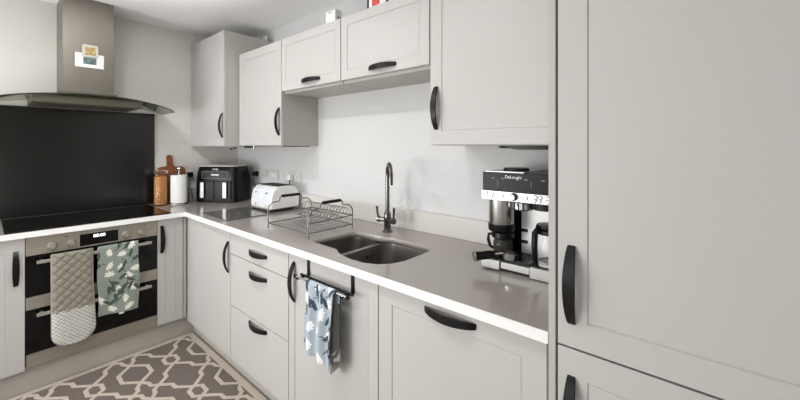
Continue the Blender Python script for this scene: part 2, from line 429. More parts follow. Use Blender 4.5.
def quilt(v0, v1, cell, lw):
    def f(u, v):
        vv = v0+(v1-v0)*v; q = vv*.545; U = (2*u-1)*mitt_w(vv)
        a, b_ = abs(math.sin((U+q)*PI/cell)), abs(math.sin((U-q)*PI/cell))
        return 1 if min(a, b_) < lw else 0
    return f
MB([M['mitt'], M['stitch']]).grid(mk_mitt(0, .64, 0), 90, 170, quilt(0, .64, .05, .13)).build('quilted_front', t, smooth=True, at=at, solid=.002, recalc=False)
def pad(u, v):
    x, y, z = mk_mitt(.63, 1, .0015)(u, v); s = v; U = 2*u-1
    return (x, y, z)
def padq(u, v):
    vv = .63+.37*v; s = vv*.545; w = mitt_w(vv); U = 2*u-1
    y = -1.2045+U*w+.016*max(0, vv-.3)*.8
    p = .0032*abs(math.sin((U*w+s)*PI/.022)*math.sin((U*w-s)*PI/.022))**.5
    return (.6335+.012*(1-abs(U)**6)+p, y, .754-(s-.03))
MB([M['mittpad'], M['weave']]).grid(padq, 110, 120, quilt(.63, 1, .022, .27)).build('silver_pad', t, smooth=True, at=at, solid=.002, recalc=False)
edge = []
for k in range(41):
    vv = .03+.97*k/40; edge.append((.633, -1.2045-mitt_w(vv)+.0128*max(0, vv-.3), .754-(vv*.545-.03)))
for k in range(40, -1, -1):
    vv = .03+.97*k/40; edge.append((.633, -1.2045+mitt_w(vv)+.0128*max(0, vv-.3), .754-(vv*.545-.03)))
MB(M['bind']).tube(edge, .0045, 6).build('binding', t, smooth=True, at=at)
MB(M['mitt']).grid(lambda u, v: (.606-.0*v, -1.2045+(2*u-1)*.085, .765-.1*v), 8, 8).build('back_fall', t, at=at, solid=.004)

# ------------------------------------------------------------------ hob, splashback, hood
o = MB(M['blackgl']).box(.07, -1.47, TOP+.0005, .596, -.695, TOP+.007).build('induction_hob', at=(.3, -1.08, TOP), bevel=.001); o.location = (.3, -1.08, TOP)
tag(o, 'black glass induction hob set on the worktop above the oven', 'hob')
o = MB(M['splash']).box(WX+.0005, -1.52, TOP+.001, WX+.009, -.638, 1.643).build('splashback', at=(WX, -1.08, TOP), bevel=.001); o.location = (WX, -1.08, TOP)
tag(o, 'black glass splashback on the wall behind the hob', 'splashback')
at = Vector((WX, -1.08, 1.7))
t = thing('cooker_hood', 'steel chimney cooker hood with a curved glass canopy above the hob', 'cooker hood', at)
MB(M['steelv']).box(WX+.001, -1.213, 1.735, .285, -.95, CEIL-.002).build('chimney', t, at=at, bevel=.002)
hb = MB(M['hoodst']).box(WX+.001, -1.355, 1.647, .41, -.815, 1.692).box(WX+.001, -1.23, 1.69, .30, -.935, 1.74).build('body', t, at=at, bevel=.003)
for y0 in (-1.33, -1.075): MB(M['steelv']).box(.06, y0, 1.6435, .38, y0+.245, 1.6475).build('grease_filter', hb, at=at)
def canopy(u, v, dz):
    y = -1.08+(u-.5)*1.0; q = abs(u-.5)*2
    xf = .25+.23*math.sqrt(max(0, 1-q*q*.98)); x = WX+.002+(xf-WX)*v
    return (x, y, 1.703-.062*q*q*q**.2+dz)
nu, nv = 60, 6
g = MB(M['hoodgl'])
A = [[g.bm.verts.new(canopy(i/nu, j/nv, 0)) for j in range(nv+1)] for i in range(nu+1)]
B = [[g.bm.verts.new(canopy(i/nu, j/nv, .006)) for j in range(nv+1)] for i in range(nu+1)]
for i in range(nu):
    for j in range(nv):
        g._f([A[i][j], A[i][j+1], A[i+1][j+1], A[i+1][j]]); g._f([B[i][j], B[i+1][j], B[i+1][j+1], B[i][j+1]])
    g._f([A[i][0], A[i+1][0], B[i+1][0], B[i][0]]); g._f([A[i][nv], B[i][nv], B[i+1][nv], A[i+1][nv]])
for j in range(nv):
    g._f([A[0][j], B[0][j], B[0][j+1], A[0][j+1]]); g._f([A[nu][j], A[nu][j+1], B[nu][j+1], B[nu][j]])
g.build('glass_canopy', t, smooth=True, at=at)
rim = [Vector(canopy(i/nu, 1, .003)) for i in range(nu+1)]
MB(M['dark']).tube(rim, .0032, 6).build('canopy_rim', t, smooth=True, at=at)
at = Vector((.286, -1.08, 1.9))
t = thing('photo_card', 'white landscape card with a picture, stuck on the hood chimney', 'card', at)
b = MB(M['card']).box(.2855, -1.153, 1.907, .288, -1.006, 2.0); b.build('card', t, at=at)
MB(M['photoB']).box(.288, -1.113, 1.93, .2886, -1.045, 1.975).build('picture', t, at=at)
at = Vector((.29, -1.08, 2.0))
t = thing('photo_magnet', 'small rounded photo magnet above the white card on the chimney', 'magnet', at)
b = MB(M['frame'])
pp = rr(-1.119, 1.978, -1.037, 2.058, .01, 4)
b.loft([[(.2885, y, z) for y, z in pp], [(.297, y, z) for y, z in pp]]); b.build('frame', t, at=at, bevel=.001)
MB(M['photoA']).box(.297, -1.105, 1.99, .2976, -1.051, 2.043).build('picture', t, at=at)

# ------------------------------------------------------------------ wall cabinets
def wall_cab(name, label, x0, x1, z0, z1, yf, handle, sh=.06, xl=None):
    at = Vector(((x0+x1)/2, -.1, z0))
    t = thing(name, label, 'cabinet', at)
    MB(M['carcass']).box(x0+.003, yf+.022, z0-(.012 if z0 > 1.5 else 0), x1-.003, WY-.001, z1).build('carcass', t, at=at)
    panel('door', t, at, 'y', x0+.0025, x1-.0025, z0+.003, z1-.001, yf, shaker=sh, handle=handle)
    return t
wall_cab('tall_wall_cabinet', 'tall deep greige wall cabinet in the corner above the air fryer', WX+.002, .664, 1.378, 2.263, -.366, (.645, 1.54, False))
wall_cab('wall_cabinet', 'greige wall cabinet above the toaster, second from the corner', .667, 1.275, 1.383, 2.095, -.25, (1.247, 1.547, False))
wall_cab('short_wall_cabinet', 'short greige wall cabinet above the drying rack with a horizontal handle', 1.276, 1.883, 1.743, 2.095, -.25, (1.603, 1.783, True), sh=.05)
wall_cab('short_wall_cabinet', 'short greige wall cabinet above the sink and tap', 1.884, 2.491, 1.743, 2.095, -.25, (2.2, 1.778, True), sh=.05)
wall_cab('wall_cabinet', 'greige wall cabinet above the coffee machine, beside the tall unit', 2.492, 3.114, 1.383, 2.095, -.25, (2.527, 1.547, False))

# ------------------------------------------------------------------ tall fridge unit
at = Vector((3.43, -.3, 0))
t = thing('tall_larder_unit', 'tall greige integrated fridge housing filling the right side', 'tall unit', at)
b = MB(M['carcass']); b.box(3.1155, -.61, 0, 3.1325, WY-.001, 2.1); b.build('end_panel', t, at=at, bevel=.001)
MB(M['dark']).box(3.134, -.585, .12, 3.74, WY-.001, 2.1).build('carcass', t, at=at)
panel('door', t, at, 'y', 3.1385, 3.736, .893, 2.1, -.612, shaker=.066, handle=(3.17, 1.045, False))
panel('door', t, at, 'y', 3.1385, 3.736, .118, .888, -.612, shaker=.066, handle=(3.17, .73, False))
MB(M['plinth']).box(3.1335, -.535, 0, 3.74, -.52, .115).build('kickboard', t, at=at)

# ------------------------------------------------------------------ rug
at = Vector((1.4, -1.3, 0))
t = thing('rug', 'brown rug with a cream trellis pattern and cream border on the floor', 'rug', at)
RX0, RX1, RY0, RY1 = .552, 2.6, -2.35, -.542
b = MB([M['pile'], M['pileL']]); b.box(RX0, RY0, .001, RX1, RY1, .009, 1)
bw = .042; b.box(RX0+bw, RY0+bw, .009, RX1-bw, RY1-bw, .0105, 0)
def clip(p, q):
    x0, x1, y0, y1 = RX0+bw, RX1-bw, RY0+bw, RY1-bw
    t0, t1 = 0., 1.; dx, dy = q[0]-p[0], q[1]-p[1]
    for pp_, qq in ((-dx, p[0]-x0), (dx, x1-p[0]), (-dy, p[1]-y0), (dy, y1-p[1])):
        if abs(pp_) < 1e-9:
            if qq < 0: return None
        else:
            r = qq/pp_
            if pp_ < 0: t0 = max(t0, r)
            else: t1 = min(t1, r)
    if t0 >= t1: return None
    return ((p[0]+dx*t0, p[1]+dy*t0), (p[0]+dx*t1, p[1]+dy*t1))
RIB = [0]
def ribbon(pts, closed=False, hw=.0105):
    seq = list(zip(pts, pts[1:]+pts[:1])) if closed else list(zip(pts, pts[1:]))
    for p, q in seq:
        c = clip(p, q)
        if not c: continue
        p, q = c; d = Vector((q[0]-p[0], q[1]-p[1], 0)); L = d.length
        if L < .002: continue
        d /= L; n = Vector((-d.y, d.x, 0))*hw; e = d*hw*.6
        P, Q = Vector((p[0], p[1], 0))-e, Vector((q[0], q[1], 0))+e
        pts4 = [(v.x, v.y) for v in (P-n, Q-n, Q+n, P+n)]
        pts4 = [(min(max(x, RX0+bw-.004), RX1-bw+.004), min(max(y, RY0+bw-.004), RY1-bw+.004)) for x, y in pts4]
        RIB[0] += 1; b.prism(pts4, .0100, .0112+.0000011*(RIB[0] % 700), 1)
PX, PY = .4445, .374
SX, SY = .822, -.762
arm = [(.06, .004), (.128, .070), (.172, .074), (.222, .125)]
arm2 = [(.222, .125), (.196, .156), (.160, .160), (.118, .187)]
for i in range(-1, 5):
    for j in range(-5, 2):
        cx, cy = SX+i*PX, SY+j*PY
        if not (RX0-.4 < cx < RX1+.4 and RY0-.4 < cy < RY1+.4): continue
        ribbon([(cx+x, cy+y) for x, y in ((.06, 0), (.032, .034), (-.032, .034), (-.06, 0), (-.032, -.034), (.032, -.034))], True)
        hx, hy = cx, cy+PY/2
        ribbon([(hx+x, hy+y) for x, y in ((.118, 0), (.045, .072), (-.045, .072), (-.118, 0), (-.045, -.072), (.045, -.072))], True)
        for sx in (1, -1):
            for sy in (1, -1):
                ribbon([(cx+sx*x, cy+sy*y) for x, y in arm]); ribbon([(cx+sx*x, cy+sy*y) for x, y in arm2])
b.build('pile', t, at=at)

# ------------------------------------------------------------------ towel rail and towel on the sink door
at = Vector((2.22, FY, .87))
t = thing('towel_rail', 'black over-door towel rail hooked on the sink cabinet door', 'towel rail', at)
for sx in (2.065, 2.36):
    b = MB(M['handle']); b.box(sx-.009, FY-.0035, .80, sx+.009, FY-.0005, .8785)
    b.box(sx-.009, FY-.0035, .876, sx+.009, FY+.019, .8785).box(sx-.007, FY-.062, .797, sx+.007, FY-.0005, .803)
    b.build('hook_strap', t, at=at)
MB(M['handle']).cyl((2.045, FY-.028, .806), (2.39, FY-.028, .806), .006, n=12).build('rod', t, smooth=True, at=at)
o = MB(M['chrome']).cyl((2.045, FY-.056, .806), (2.39, FY-.056, .806), .005, n=12).build('rod', t, smooth=True, at=at)
for sx in (2.39, 2.043): MB(M['black']).cyl((sx-.003, FY-.056, .806), (sx+.006, FY-.056, .806), .0085, n=12).build('end_cap', o, smooth=True, at=at)
at = Vector((2.24, FY-.056, .806))
t = thing('tea_towel', 'blue grey floral tea towel hanging from the rail on the sink door', 'towel', at)
RYY = FY-.056
def sink_towel(u, v):
    H = .36; s = v*H; fan = 1-.10*(s/H)
    x = 2.135+(.185*u)*fan+.018*v*u+.004*math.sin(6*v)
    fold = .009*math.sin(5.2*PI*u+.8)*min(1, s/.2)
    if s < .05: return (2.135+.2*u, RYY+.009, .762+s*.9)
    if s < .08: a = PI*(s-.05)/.03; return (2.135+.19*u, RYY+.009*math.cos(a), .806+.009*math.sin(a))
    return (x, RYY-.010+fold-.012*v, .806-(s-.08)*(1+.05*u))
pf2 = print_fn(.2, .36, 21, 13)
MB([M['blue'], M['bpetal'], M['bleaf']]).grid(sink_towel, 90, 170, pf2).build('cloth', t, smooth=True, at=at, solid=.003, recalc=False)
def back_fall(u, v):
    s = v*.315; x = 2.262+.075*u+.012*math.sin(4*v)*(1-u)
    return (x, RYY+.012+.010*math.sin(3*PI*u+.5)*min(1, v*3), .806-s*(1.0+.07*math.sin(PI*u*1.6)))
pf3 = print_fn(.1, .36, 5, 4)
MB([M['bgrey'], M['bpetal'], M['bleaf']]).grid(back_fall, 40, 120, lambda u, v: pf3(u, v) if v > .75 else (2 if u > .78 and v < .9 else 0)).build('back_fold', t, smooth=True, at=at, solid=.003, recalc=False)

# ------------------------------------------------------------------ things on the hob run worktop
at = Vector((.06, -.53, TOP))
t = thing('chopping_board', 'brown wooden paddle chopping board leaning behind jar and paper roll', 'chopping board', at)
b = MB(M['wood'])
pts2 = [(-.625, 0), (-.425, 0), (-.423, .27), (-.43, .288), (-.45, .297), (-.5, .299), (-.512, .312), (-.514, .372)]
pts2 += [(-.537+.023*math.cos(a*PI/8), .374+.023*math.sin(a*PI/8)) for a in range(9)]
pts2 += [(-.558, .312), (-.57, .299), (-.605, .297), (-.622, .288), (-.628, .27)]
R = []
for dx in (.0, .018):
    R.append([(WX+.0225+.05*(1-z/.3)+dx, y, TOP+.001+z) for y, z in pts2])
b.loft(R); b.build('board', t, at=at, bevel=.003)
at = Vector((.145, -.632, TOP))
t = thing('storage_jar', 'glass storage jar full of amber pasta beside the hob', 'jar', at)
MB(M['glass']).lathe([(.042, 0), (.048, .004), (.048, .238), (.042, .252), (.0405, .252), (.0445, .236), (.0445, .007), (.001, .006)], at, 28).build('jar_glass', t, smooth=True, at=at)
MB(M['grain']).lathe([(.001, .008), (.0435, .0085), (.0435, .226), (.03, .232), (.001, .233)], at, 24).build('pasta', t, smooth=True, at=at)
MB(M['glass']).lathe([(.001, .253), (.044, .2535), (.046, .26), (.045, .274), (.038, .279), (.001, .279)], at, 28).build('lid', t, smooth=True, at=at)
at = Vector((.2, -.52, TOP))
t = thing('paper_roll_holder', 'steel upright kitchen roll holder with a round knob beside the jar', 'kitchen roll holder', at)
MB(M['chrome']).lathe([(.062, 0), (.064, .004), (.062, .012), (.01, .016)], at, 32).build('base', t, smooth=True, at=at)
o = MB(M['chrome']).lathe([(.0075, .012), (.0075, .27), (.006, .272)], at, 16).build('pole', t, smooth=True, at=at)
MB(M['chrome']).lathe([(.003, .27), (.012, .275), (.0165, .287), (.012, .298), (.002, .302)], at, 20).build('knob', o, smooth=True, at=at)
MB(M['black']).tube([at+Vector((.045, .05, .006)), at+Vector((.05, .056, .05)), at+Vector((.05, .056, .19)), at+Vector((.046, .05, .22))], .004, 8).build('tension_arm', t, smooth=True, at=at)
o = MB(M['paper']).lathe([(.021, .017), (.0575, .017), (.0585, .03), (.0585, .225), (.0575, .237), (.021, .237)], (0, 0, 0), 36, caps=False)
o.bm.faces.ensure_lookup_table()
o = o.build('paper_roll', smooth=True); o.location = at
tag(o, 'white kitchen paper roll standing on the steel holder', 'paper roll')

# ------------------------------------------------------------------ air fryer
at = Vector((.252, -.190, TOP)); RZ = math.radians(34)
t = thing('air_fryer', 'black dual-drawer air fryer in the worktop corner', 'air fryer', at, rotz=RZ)
b = MB(M['black']); R = []
for z, sx, sy in ((.0, .175, .112), (.008, .19, .122), (.16, .19, .122), (.24, .184, .118), (.288, .175, .112), (.298, .166, .105)):
    R.append([(x, y, z) for x, y in rr(-sx, -sy, sx, sy, .045, 6)])
b.loft(R); b.build('body', t, smooth=True)
R = [[(x, y, z) for x, y in rr(-a, -c, a, c, .04, 6)] for z, a, c in ((.298, .168, .106), (.303, .17, .108), (.309, .158, .1))]
MB(M['satin']).loft(R).build('top_trim', t, smooth=True)
def front(z): return -.1225 if z < .16 else -.1225+.010*(z-.16)/.128
MB(M['mblack']).box(-.147, -.128, .02, .147, -.118, .182).build('drawer_surround', t, bevel=.002)
for sx in (-1, 1):
    x0, x1 = sorted((sx*.003, sx*.142))
    o = MB(M['black']).box(x0, -.133, .026, x1, -.124, .176).build('drawer', t, bevel=.004)
    xc = sx*.1
    MB(M['silver']).box(xc-.016, -.15, .04, xc+.016, -.142, .17).box(xc-.01, -.145, .06, xc+.01, -.132, .15).build('handle', o, bevel=.003)
pa = MB(M['black']); 
for (x0, z0, x1, z1) in ((-.118, .2, .118, .262),):
    pa.loft([[(x, front(.23)-.003+.0+(.06*(z-.23)), z) for x, z in rr(x0, z0, x1, z1, .012, 4)], [(x, front(.23)+.01, z) for x, z in rr(x0, z0, x1, z1, .012, 4)]])
pa = pa.build('control_panel', t)
MB(M['print']).tube([(x, front(.23)-.0035+.06*(z-.23), z) for x, z in rr(-.116, .202, .116, .26, .012, 4)], .0022, 6, closed=True).build('panel_outline', pa)
MB(M['lcd']).box(-.034, -.1222, .224, .034, -.119, .238).build('display', pa)
text_mesh('NINJA', .02, M['white'], Matrix.Translation((0, -.1165, .276)) @ FACE_Y, 'logo', t)

# ------------------------------------------------------------------ sockets, plugs
def mk_socket(x0, x1, label, name, cat, kind):
    at = Vector(((x0+x1)/2, WY, 1.1)); t = thing(name, label, cat, at)
    w = (x1-x0)/2
    MB(M['plate']).box(-w, -.009, .0, w, 0, .08).build('plate', t, bevel=.002)
    if kind == 'double':
        for sx in (-.5, .5):
            o = MB(M['white']).box(sx*w-.008, -.012, .055, sx*w+.008, -.009, .07).build('switch', t, bevel=.001)
            MB(M['dark']).box(sx*w-.004, -.0095, .04, sx*w+.004, -.0088, .046).box(sx*w-.014, -.0095, .022, sx*w-.007, -.0088, .026).box(sx*w+.007, -.0095, .022, sx*w+.014, -.0088, .026).build('pin_hole', t)
    else:
        for sx in ((-.45, 0, .45) if kind == 'grid' else (0,)):
            MB(M['white']).box(sx*w-.012, -.013, .022, sx*w+.012, -.009, .058).build('switch', t, bevel=.001)
    return t
mk_socket(.372, .552, 'white wall socket with a black plug, nearest the air fryer', 'wall_socket', 'socket', 'double')
mk_socket(.575, .742, 'wide white switch plate on the wall between the two sockets', 'switch_plate', 'switch', 'grid')
mk_socket(.895, 1.065, 'white double wall socket behind the toaster with a white plug', 'wall_socket', 'socket', 'double')
at = Vector((.462, .02, 1.13))
t = thing('plug', 'black mains plug and cable in the socket by the air fryer', 'plug', at)
MB(M['black']).box(.385, .0, 1.115, .425, WY-.0125, 1.16).build('plug_body', t, bevel=.008, seg=3, at=at)
MB(M['black']).tube([(.405, .008, 1.118), (.407, .0, 1.08), (.43, .003, 1.03), (.46, .005, .95), (.464, .004, .925), (.49, .0, .9145)], .0035, 8).build('cable', t, smooth=True, at=at)
at = Vector((.955, .02, 1.125))
t = thing('plug', 'white mains plug in the double socket behind the toaster', 'plug', at)
MB(M['white']).box(.937, .0, 1.115, .975, WY-.0125, 1.155).build('plug_body', t, bevel=.006, seg=3, at=at)
MB(M['mblack']).tube([(.956, .015, 1.117), (.957, .010, 1.1), (.957, .0095, 1.05), (.955, .0095, .93)], .0035, 8).build('cable', t, smooth=True, at=at)
at = Vector((WX, -.385, 1.1))
t = thing('plug', 'black mains plug on the wall right of the kitchen roll', 'plug', at)
MB(M['white']).box(WX, -.43, 1.095, WX+.009, -.345, 1.175).build('socket_plate', t, bevel=.002, at=at)
MB(M['black']).box(WX+.009, -.4, 1.115, WX+.045, -.36, 1.155).build('plug_body', t, bevel=.006, at=at)
MB(M['black']).tube([(WX+.03, -.38, 1.118), (WX+.03, -.378, 1.0), (WX+.04, -.36, .93), (WX+.07, -.33, .9145)], .0022, 8).build('cable', t, smooth=True, at=at)

# ------------------------------------------------------------------ toaster
at = Vector((.972, -.114, TOP))
t = thing('toaster', 'white four-slice toaster in front of the wall sockets', 'toaster', at)
prof = [(-.118, .022), (-.122, .05), (-.115, .11), (-.1, .15), (-.075, .172), (-.04, .182), (.04, .182), (.07, .174), (.092, .15), (.104, .11), (.108, .05), (.105, .022)]
b = MB(M['toast']); b.loft([[(x, y, z) for y, z in prof] for x in (-.146, .146)])
b.build('body', t, smooth=True, bevel=.006, seg=3)
MB(M['mblack']).box(-.142, -.116, .0, .142, .1, .024).build('base', t, bevel=.004)
MB(M['chrome']).box(-.13, -.13, .014, .13, -.11, .022).build('crumb_tray', t, bevel=.002)
sl = MB(M['mblack']).box(-.135, -.062, .1815, .135, .06, .1845).build('slot_panel', t, bevel=.002)
for sx in (-.1, -.04, .04, .1): MB(M['dark']).box(sx-.012, -.052, .184, sx+.012, .05, .1852).build('bread_slot', sl)
for sx in (-.074, .074):
    R = [[(sx-.058, y-.0022, z) for y, z in prof[1:5]] + [(sx-.058, y+.004, z) for y, z in reversed(prof[1:5])], [(sx+.058, y-.0022, z) for y, z in prof[1:5]] + [(sx+.058, y+.004, z) for y, z in reversed(prof[1:5])]]
    o = MB(M['toastp']).loft(R).build('control_panel', t)
    MB(M['chrome']).box(sx-.008, -.122, .128, sx+.008, -.106, .137).build('lever', o, bevel=.002)
    MB(M['white']).cyl((sx, -.12, .05), (sx, -.13, .05), .012, n=18).build('dial', o, smooth=True)

# ------------------------------------------------------------------ smoked glass worktop saver
o = MB(M['smoke']).prism(rr(.76, -.555, 1.155, -.222, .01, 4), TOP+.002, TOP+.006).build('worktop_saver', at=(.95, -.39, TOP)); o.location = (.95, -.39, TOP)
tag(o, 'smoked glass board lying on the worktop in front of the toaster', 'worktop saver')
for fx, fy in ((.79, -.53), (1.125, -.53), (.79, -.25), (1.125, -.25)):
    MB(M['black']).cyl((fx, fy, TOP), (fx, fy, TOP+.002), .008, n=10).build('foot', o, at=(.95, -.39, TOP))

# ------------------------------------------------------------------ dish rack
at = Vector((1.71, -.33, TOP))
t = thing('dish_rack', 'chrome wire dish drying rack with two black handles', 'dish rack', at)
X0, X1, YF, YB = 1.515, 1.905, -.478, -.182
def endframe(x):
    p = [(x, YF, TOP+.003)]; p += [(x, YF, TOP+.05), (x, YF, TOP+.1)]
    for k in range(1, 7):
        a = .5*PI*k/6; p.append((x, YF+.045-.045*math.cos(a), TOP+.1+.045*math.sin(a)))
    p += [(x, YF+.07, TOP+.146), (x, YF+.078, TOP+.17), (x, YF+.09, TOP+.174)]
    q = [(x, (YF+YB)-y, z) for (_, y, z) in reversed(p)]
    return p+q
for x in (X0, X1): MB(M['rackdk']).tube(endframe(x), .0036, 8).build('end_frame', t, smooth=True, at=at)
for x in (X0, X1):
    MB(M['black']).box(x-.008, (YF+YB)/2-.062, TOP+.166, x+.008, (YF+YB)/2+.062, TOP+.182).build('handle', t, bevel=.004, at=at)
rl = MB(M['rackdk'])
for x in (X0, X1):
    for z in (.028, .078): rl.tube([(x, YF, TOP+z), (x, YB, TOP+z)], .0034, 8)
for y in (YF, YB): rl.tube([(X0, y, TOP+.028), (X1, y, TOP+.028)], .0034, 8)
rl.tube([(X0, YB, TOP+.078), (X1, YB, TOP+.078)], .0034, 8)
rl.build('rail', t, smooth=True, at=at)
bs = MB(M['rack'])
n = 12
for k in range(1, n):
    x = X0+(X1-X0)*k/n; bs.tube([(x, YF, TOP+.03), (x, YF+.01, TOP+.022), (x, YB-.01, TOP+.022), (x, YB, TOP+.03)], .0021, 5)
for k in range(1, 5):
    y = YF+(YB-YF)*k/5; bs.tube([(X0, y, TOP+.0215), (X1, y, TOP+.0215)], .002, 6)
bs.build('wire_base', t, smooth=True, at=at)
pl = MB(M['rack'])
for k in range(13):
    x = X0+.02+(X1-X0-.04)*k/12
    for yc, zc, rx, rz in ((-.225, .085, .034, .042), (-.292, .064, .03, .036)):
        pl.tube([(x+.012*math.cos(a*PI/8), yc+rx*math.cos(a*PI/8), TOP+zc+rz*math.sin(a*PI/8)) for a in range(9)], .0022, 6)
for y, z in ((-.191, .085), (-.259, .085), (-.262, .064), (-.322, .064)):
    pl.tube([(X0, y, TOP+z), (X1, y, TOP+z)], .0022, 6)
pl.build('plate_divider', t, smooth=True, at=at)

# ------------------------------------------------------------------ coffee machine
at = Vector((2.92, -.15, TOP))
t = thing('coffee_machine', 'black and silver combination coffee machine beside the tall unit', 'coffee machine', at)
CX0, CX1, CF, CB = 2.764, 3.075, -.285, -.03
MB(M['mblack']).box(CX0, CF+.012, TOP+.004, CX1, CB, TOP+.035).build('base', t, at=at, bevel=.003)
st = MB(M['silver'])
st.box(CX0-.002, CF-.002, TOP+.006, CX0+.072, CF+.013, TOP+.04)
st.box(CX0+.075, CF+.004, TOP+.012, CX0+.183, CF+.013, TOP+.036)
st.box(CX0+.186, CF-.004, TOP+.004, CX1+.002, CF+.013, TOP+.042)
st.build('front_trim', t, at=at, bevel=.002)
tr = MB(M['mblack']).box(CX0+.004, CF+.014, TOP+.035, CX0+.185, CF+.15, TOP+.042).build('drip_tray', t, at=at, bevel=.002)
gr = MB(M['tapst'])
for k in range(9):
    gr.box(CX0+.075, CF+.026+.013*k, TOP+.042, CX0+.175, CF+.0292+.013*k, TOP+.0455)
for gx in (.078, .125, .172): gr.box(CX0+gx-.002, CF+.024, TOP+.042, CX0+gx+.002, CF+.138, TOP+.0445)
gr.build('drip_grille', tr, at=at)
gk = MB(M['black'])
for k in range(6): gk.box(CX0+.008, CF+.022+.02*k, TOP+.042, CX0+.066, CF+.032+.02*k, TOP+.046)
gk.build('rubber_mat', tr, at=at)
MB(M['black']).box(CX0, CF+.15, TOP+.035, CX1, CB, TOP+.36).build('rear_housing', t, at=at, bevel=.004)
MB(M['satin']).box(CX0+.1, CF+.143, TOP+.045, CX0+.215, CF+.15, TOP+.27).build('steel_back_panel', t, at=at)
for zz in (.085, .13): MB(M['black']).box(CX0+.1, CF+.139, TOP+zz, CX0+.125, CF+.1435, TOP+zz+.012).build('hose_port', t, at=at)
MB(M['black']).box(CX0+.001, CF+.004, TOP+.268, CX1, CB, TOP+.372).build('head', t, at=at, bevel=.004)
cpn = MB(M['fasc']).box(CX0+.004, CF, TOP+.302, CX1-.002, CF+.006, TOP+.37).build('fascia', t, at=at, bevel=.001)
sb = MB(M['silver']).box(CX0+.001, CF-.004, TOP+.268, CX1, CF+.006, TOP+.301).build('button_panel', t, at=at, bevel=.001)
for bx, r in ((.02, .0055), (.042, .0055), (.085, .005), (.175, .005), (.205, .0055), (.222, .0055), (.25, .0055), (.272, .0055)):
    for dz in ((.006, -.006) if r > .0052 else (0,)):
        o = MB(M['silver']).cyl((CX0+bx+dz*.3, CF-.004, TOP+.285+dz), (CX0+bx+dz*.3, CF-.008, TOP+.285+dz), r, n=14).build('button', sb, smooth=True, at=at)
        MB(M['mblack']).tube([(CX0+bx+dz*.3+r*1.15*math.cos(a*PI/8), CF-.0045, TOP+.285+dz+r*1.15*math.sin(a*PI/8)) for a in range(16)], .0015, 4, closed=True).build('button_ring', o, at=at)
o = MB(M['black']).cyl((CX0+.128, CF-.004, TOP+.285), (CX0+.128, CF-.02, TOP+.285), .0145, .013, n=24).build('selector_dial', sb, smooth=True, at=at)
MB(M['silver']).cyl((CX0+.128, CF-.02, TOP+.285), (CX0+.128, CF-.022, TOP+.285), .0105, n=20).build('dial_cap', o, smooth=True, at=at)
text_mesh('DeLonghi', .016, M['white'], Matrix.Translation(Vector((CX0+.125, CF-.0006, TOP+.356))-at) @ FACE_Y, 'logo', t)
for bx in (.04, .078, .165, .225): MB(M['print']).box(CX0+bx, CF-.0006, TOP+.348, CX0+bx+.012, CF, TOP+.351).build('printed_mark', t, at=at)
for bx in (.064, .19): MB(M['print']).box(CX0+bx, CF-.0006, TOP+.318, CX0+bx+.0012, CF, TOP+.345).build('printed_line', t, at=at)
MB(M['black']).lathe([(.001, .372), (.05, .372), (.05, .378), (.044, .386), (.001, .387)], (CX0+.1, CF+.09, TOP), 28).build('bean_lid', t, smooth=True, at=at)
MB(M['silver']).box(CX0+.01, CF+.01, TOP+.372, CX0+.16, CB-.02, TOP+.3745).build('cup_tray', t, at=at)
# brew head
o = MB(M['satinv']).lathe([(.046, .165), (.048, .17), (.048, .268), (.046, .27)], (CX0+.05, CF+.066, TOP), 30).build('brew_cylinder', t, smooth=True, at=at)
MB(M['black']).lathe([(.046, .14), (.0505, .146), (.0505, .168), (.047, .17)], (CX0+.05, CF+.066, TOP), 30).build('brew_collar', o, smooth=True, at=at)
MB(M['black']).lathe([(.018, .135), (.03, .14), (.03, .15), (.02, .15)], (CX0+.05, CF+.066, TOP), 24).build('brew_nozzle', o, smooth=True, at=at)
o = MB(M['chrome']).lathe([(.036, .232), (.04, .236), (.04, .262), (.036, .27)], (CX0+.135, CF+.062, TOP), 28).build('group_head', t, smooth=True, at=at)
for k in range(7):
    a = PI+PI*(k+.5)/7
    MB(M['black']).box(-.003, -.003, 0, .003, .003, .028).build('group_slot', o).location = Vector((CX0+.135+.0395*math.cos(a), CF+.062+.0395*math.sin(a), TOP+.236))-at
MB(M['mblack']).lathe([(.042, .238), (.046, .24), (.046, .262), (.04, .268)], (CX0+.215, CF+.075, TOP), 28).build('drip_basket', t, smooth=True, at=at)
# espresso jug on the left tray
a2 = Vector((CX0+.048, CF+.085, TOP+.0465))
t2 = thing('glass_jug', 'small black-lidded glass jug on the left of the coffee machine tray', 'jug', a2)
MB(M['tint']).lathe([(.001, 0), (.034, 0), (.038, .006), (.038, .045), (.03, .062), (.028, .062), (.0355, .044), (.0355, .008), (.001, .004)], (0, 0, 0), 28).build('jug_glass', t2, smooth=True)
MB(M['black']).lathe([(.001, .063), (.036, .06), (.044, .066), (.042, .084), (.02, .09), (.001, .09)], (0, 0, 0), 28).build('lid', t2, smooth=True)
MB(M['black']).tube([(-.03, -.012, .075), (-.05, -.022, .072), (-.052, -.023, .05), (-.045, -.02, .025), (-.036, -.012, .018)], .006, 8).build('jug_handle', t2, smooth=True)
a2 = Vector((CX0+.02, CF-.01, TOP+.046))
t2 = thing('portafilter', 'black-handled coffee portafilter with chrome end lying on the machine tray', 'portafilter', a2)
e0 = Vector((CX0+.07, CF+.012, TOP+.066)); e1 = Vector((CX0-.006, CF-.047, TOP+.053))
d = (e1-e0).normalized()
MB(M['black']).tube([e0+d*.02, e0+d*.04, e0+d*.08, e1-d*.004], [.011, .0155, .016, .018], 16).build('grip', t2, smooth=True, at=a2)
MB(M['satinv']).tube([e1-d*.005, e1+d*.003, e1+d*.007], [.02, .02, .015], 18).build('end_cap', t2, smooth=True, at=a2)
